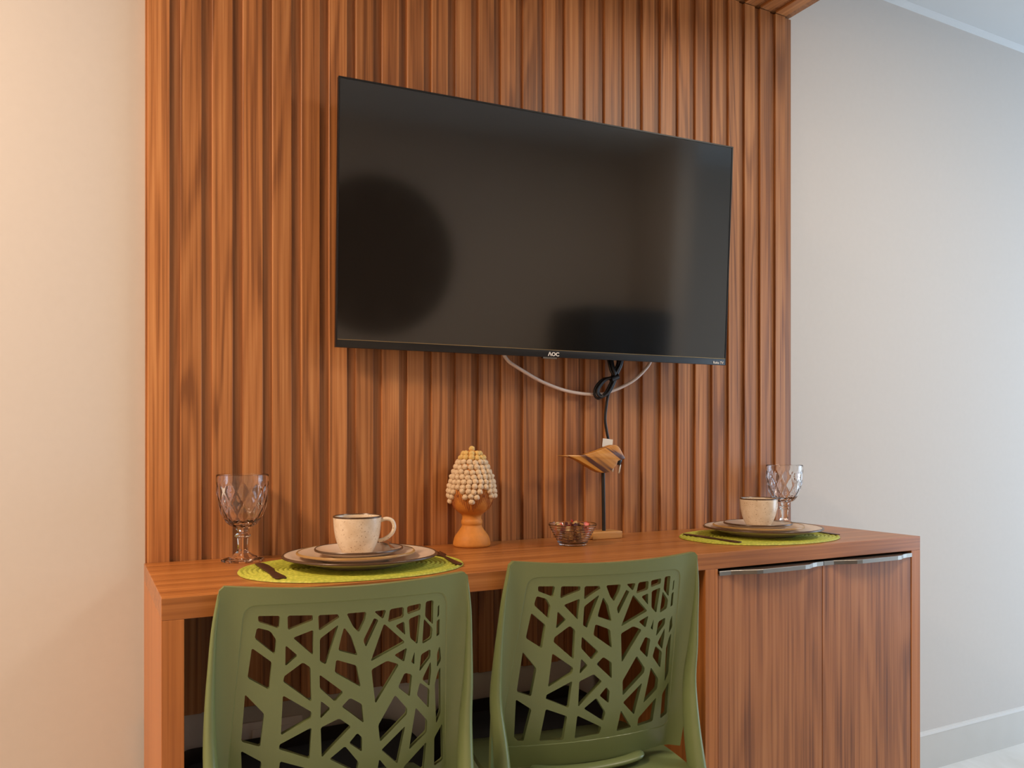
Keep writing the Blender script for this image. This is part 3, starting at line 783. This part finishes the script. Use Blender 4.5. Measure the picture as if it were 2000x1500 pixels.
for q in range(150):
    z = rnd.uniform(.010, .043); rr = (bowl_r(z) - .010) * sqrt(rnd.random())
    th = rnd.uniform(0, 2 * pi); zz = z + (.004 * (1 - rr / .04) if z > .035 else 0)
    mi = rnd.choice([0, 0, 1, 2, 2, 3, 3, 4, 5]) if z > .028 else rnd.choice([2, 3, 3, 4, 5, 3])
    R3 = Matrix.Rotation(rnd.uniform(0, 6), 3, 'Z') @ Matrix.Rotation(rnd.uniform(-1.1, 1.1), 3, 'X') @ Matrix.Rotation(rnd.uniform(-.9, .9), 3, 'Y')
    c = Vector((rr * cos(th), rr * sin(th), zz)); n0 = len(bm.faces)
    if mi in (0, 1, 2):
        sx, sy = rnd.uniform(.0055, .0085), rnd.uniform(.0035, .0055)
        G = [[bm.verts.new(c + R3 @ Vector((sx * (u / 2 - 1) * sqrt(max(.05, 1 - ((v / 2 - 1) * .9) ** 2)), sy * (v / 2 - 1), .0032 * ((u / 2 - 1) ** 2 + .6 * (v / 2 - 1) ** 2)))) for v in range(5)] for u in range(5)]
        for u in range(4):
            for v in range(4): bm.faces.new((G[u][v], G[u + 1][v], G[u + 1][v + 1], G[u][v + 1]))
    else:
        res = bmesh.ops.create_icosphere(bm, subdivisions=1, radius=1)
        S3 = Vector((rnd.uniform(.005, .0085), rnd.uniform(.004, .006), rnd.uniform(.0025, .0045)))
        for v in res['verts']:
            v.co = c + R3 @ Vector((v.co.x * S3.x, v.co.y * S3.y, v.co.z * S3.z)) * rnd.uniform(.85, 1.1)
    bm.faces.ensure_lookup_table()
    for f in bm.faces[n0:]: f.material_index = mi
me = bpy.data.meshes.new('potpourri'); bm.to_mesh(me); bm.free()
for m in pm: me.materials.append(m)
po = link('potpourri', me, None, None, Vector(gb.location) + Vector((0, 0, .0012)), 50)
tag(po, 'mixed red and brown dried petals inside the glass bowl', 'potpourri', kind='stuff')

# ---------------------------------------------------------------- wooden bird
bd = empty('bird_sculpture', (1.0725, -.0607, TZ + .0003), 'striped wooden bird on a black rod with a pale wood block base', 'sculpture')
bz = [(130, 615), (350, 600), (650, 605), (900, 545), (1090, 480), (1240, 420), (1330, 380), (1420, 360), (1480, 366), (1530, 395), (1570, 440), (1630, 545), (1700, 685), (1690, 715), (1590, 732), (1520, 760), (1495, 850), (1400, 960), (1310, 1020), (1200, 1045), (1090, 1035), (980, 985), (760, 850), (560, 730), (400, 660)]
# outline traced in bird space: x along the wall, z up, metres
sx, sz = (1.1257 - .9482) / (1700 - 130), (1.0257 - .9601) / (1050 - 362)
pts = [((a - 130) * sx + .9482 - 1.0725, 1.0257 - (b - 362) * sz - TZ - .0003) for a, b in bz]
bo = link('bird', prism_mesh('bird', pts, -.011, .011, 'xz', .0025), M_bird, bd, None, 40)
link('rod', tube_mesh('rod', [Vector((0, 0, .0155)), Vector((-.002, 0, .165))], .0042, 14), M_pole, bd, None, 60)
link('base_block', box_mesh('base_block', .082, .050, .0165, .0015), M_blockwood, bd, (-.006, 0, .00825), 40)

# ---------------------------------------------------------------- the room behind the camera, seen mirrored in the screen
dk = empty('woven_wall_disc', (.96, Y0, 1.71), 'large round dark woven disc hanging on the rear wall', 'wall decor')
o = link('disc', lathe_mesh('disc', [(0, .030), (.10, .034), (.25, .030), (.37, .022), (.40, .012), (.40, 0), (0, 0)], 64), M_rattan, dk, None, 50); o.rotation_euler = (radians(-90), 0, 0)
for k in range(9):
    a = 2 * pi * k / 9
    link('pale_knot', lathe_mesh('pale_knot', [(0, .01), (.025, .006), (.03, 0), (0, 0)], 12), M_rattan2, dk, (.29 * cos(a), .026, .29 * sin(a))).rotation_euler = (radians(-90), 0, 0)
rc = empty('tall_dark_cabinet', (2.16, -2.33, 0), 'tall dark cabinet standing by the rear wall', 'cabinet')
link('carcass', box_mesh('carcass', .46, .50, 1.50, .01), M_darkcab, rc, (0, 0, .75), 40)
for dx in (-.114, .114):
    dd = link('door', box_mesh('door', .222, .018, 1.40, .003), M_darkcab, rc, (dx, .259, .77), 40)
    link('knob', lathe_mesh('knob', [(0, 0), (.006, 0), (.006, .014), (.012, .018), (.012, .026), (0, .028)], 14), M_alu, dd, (-.08 if dx > 0 else .08, .009, .05), 40).rotation_euler = (radians(-90), 0, 0)
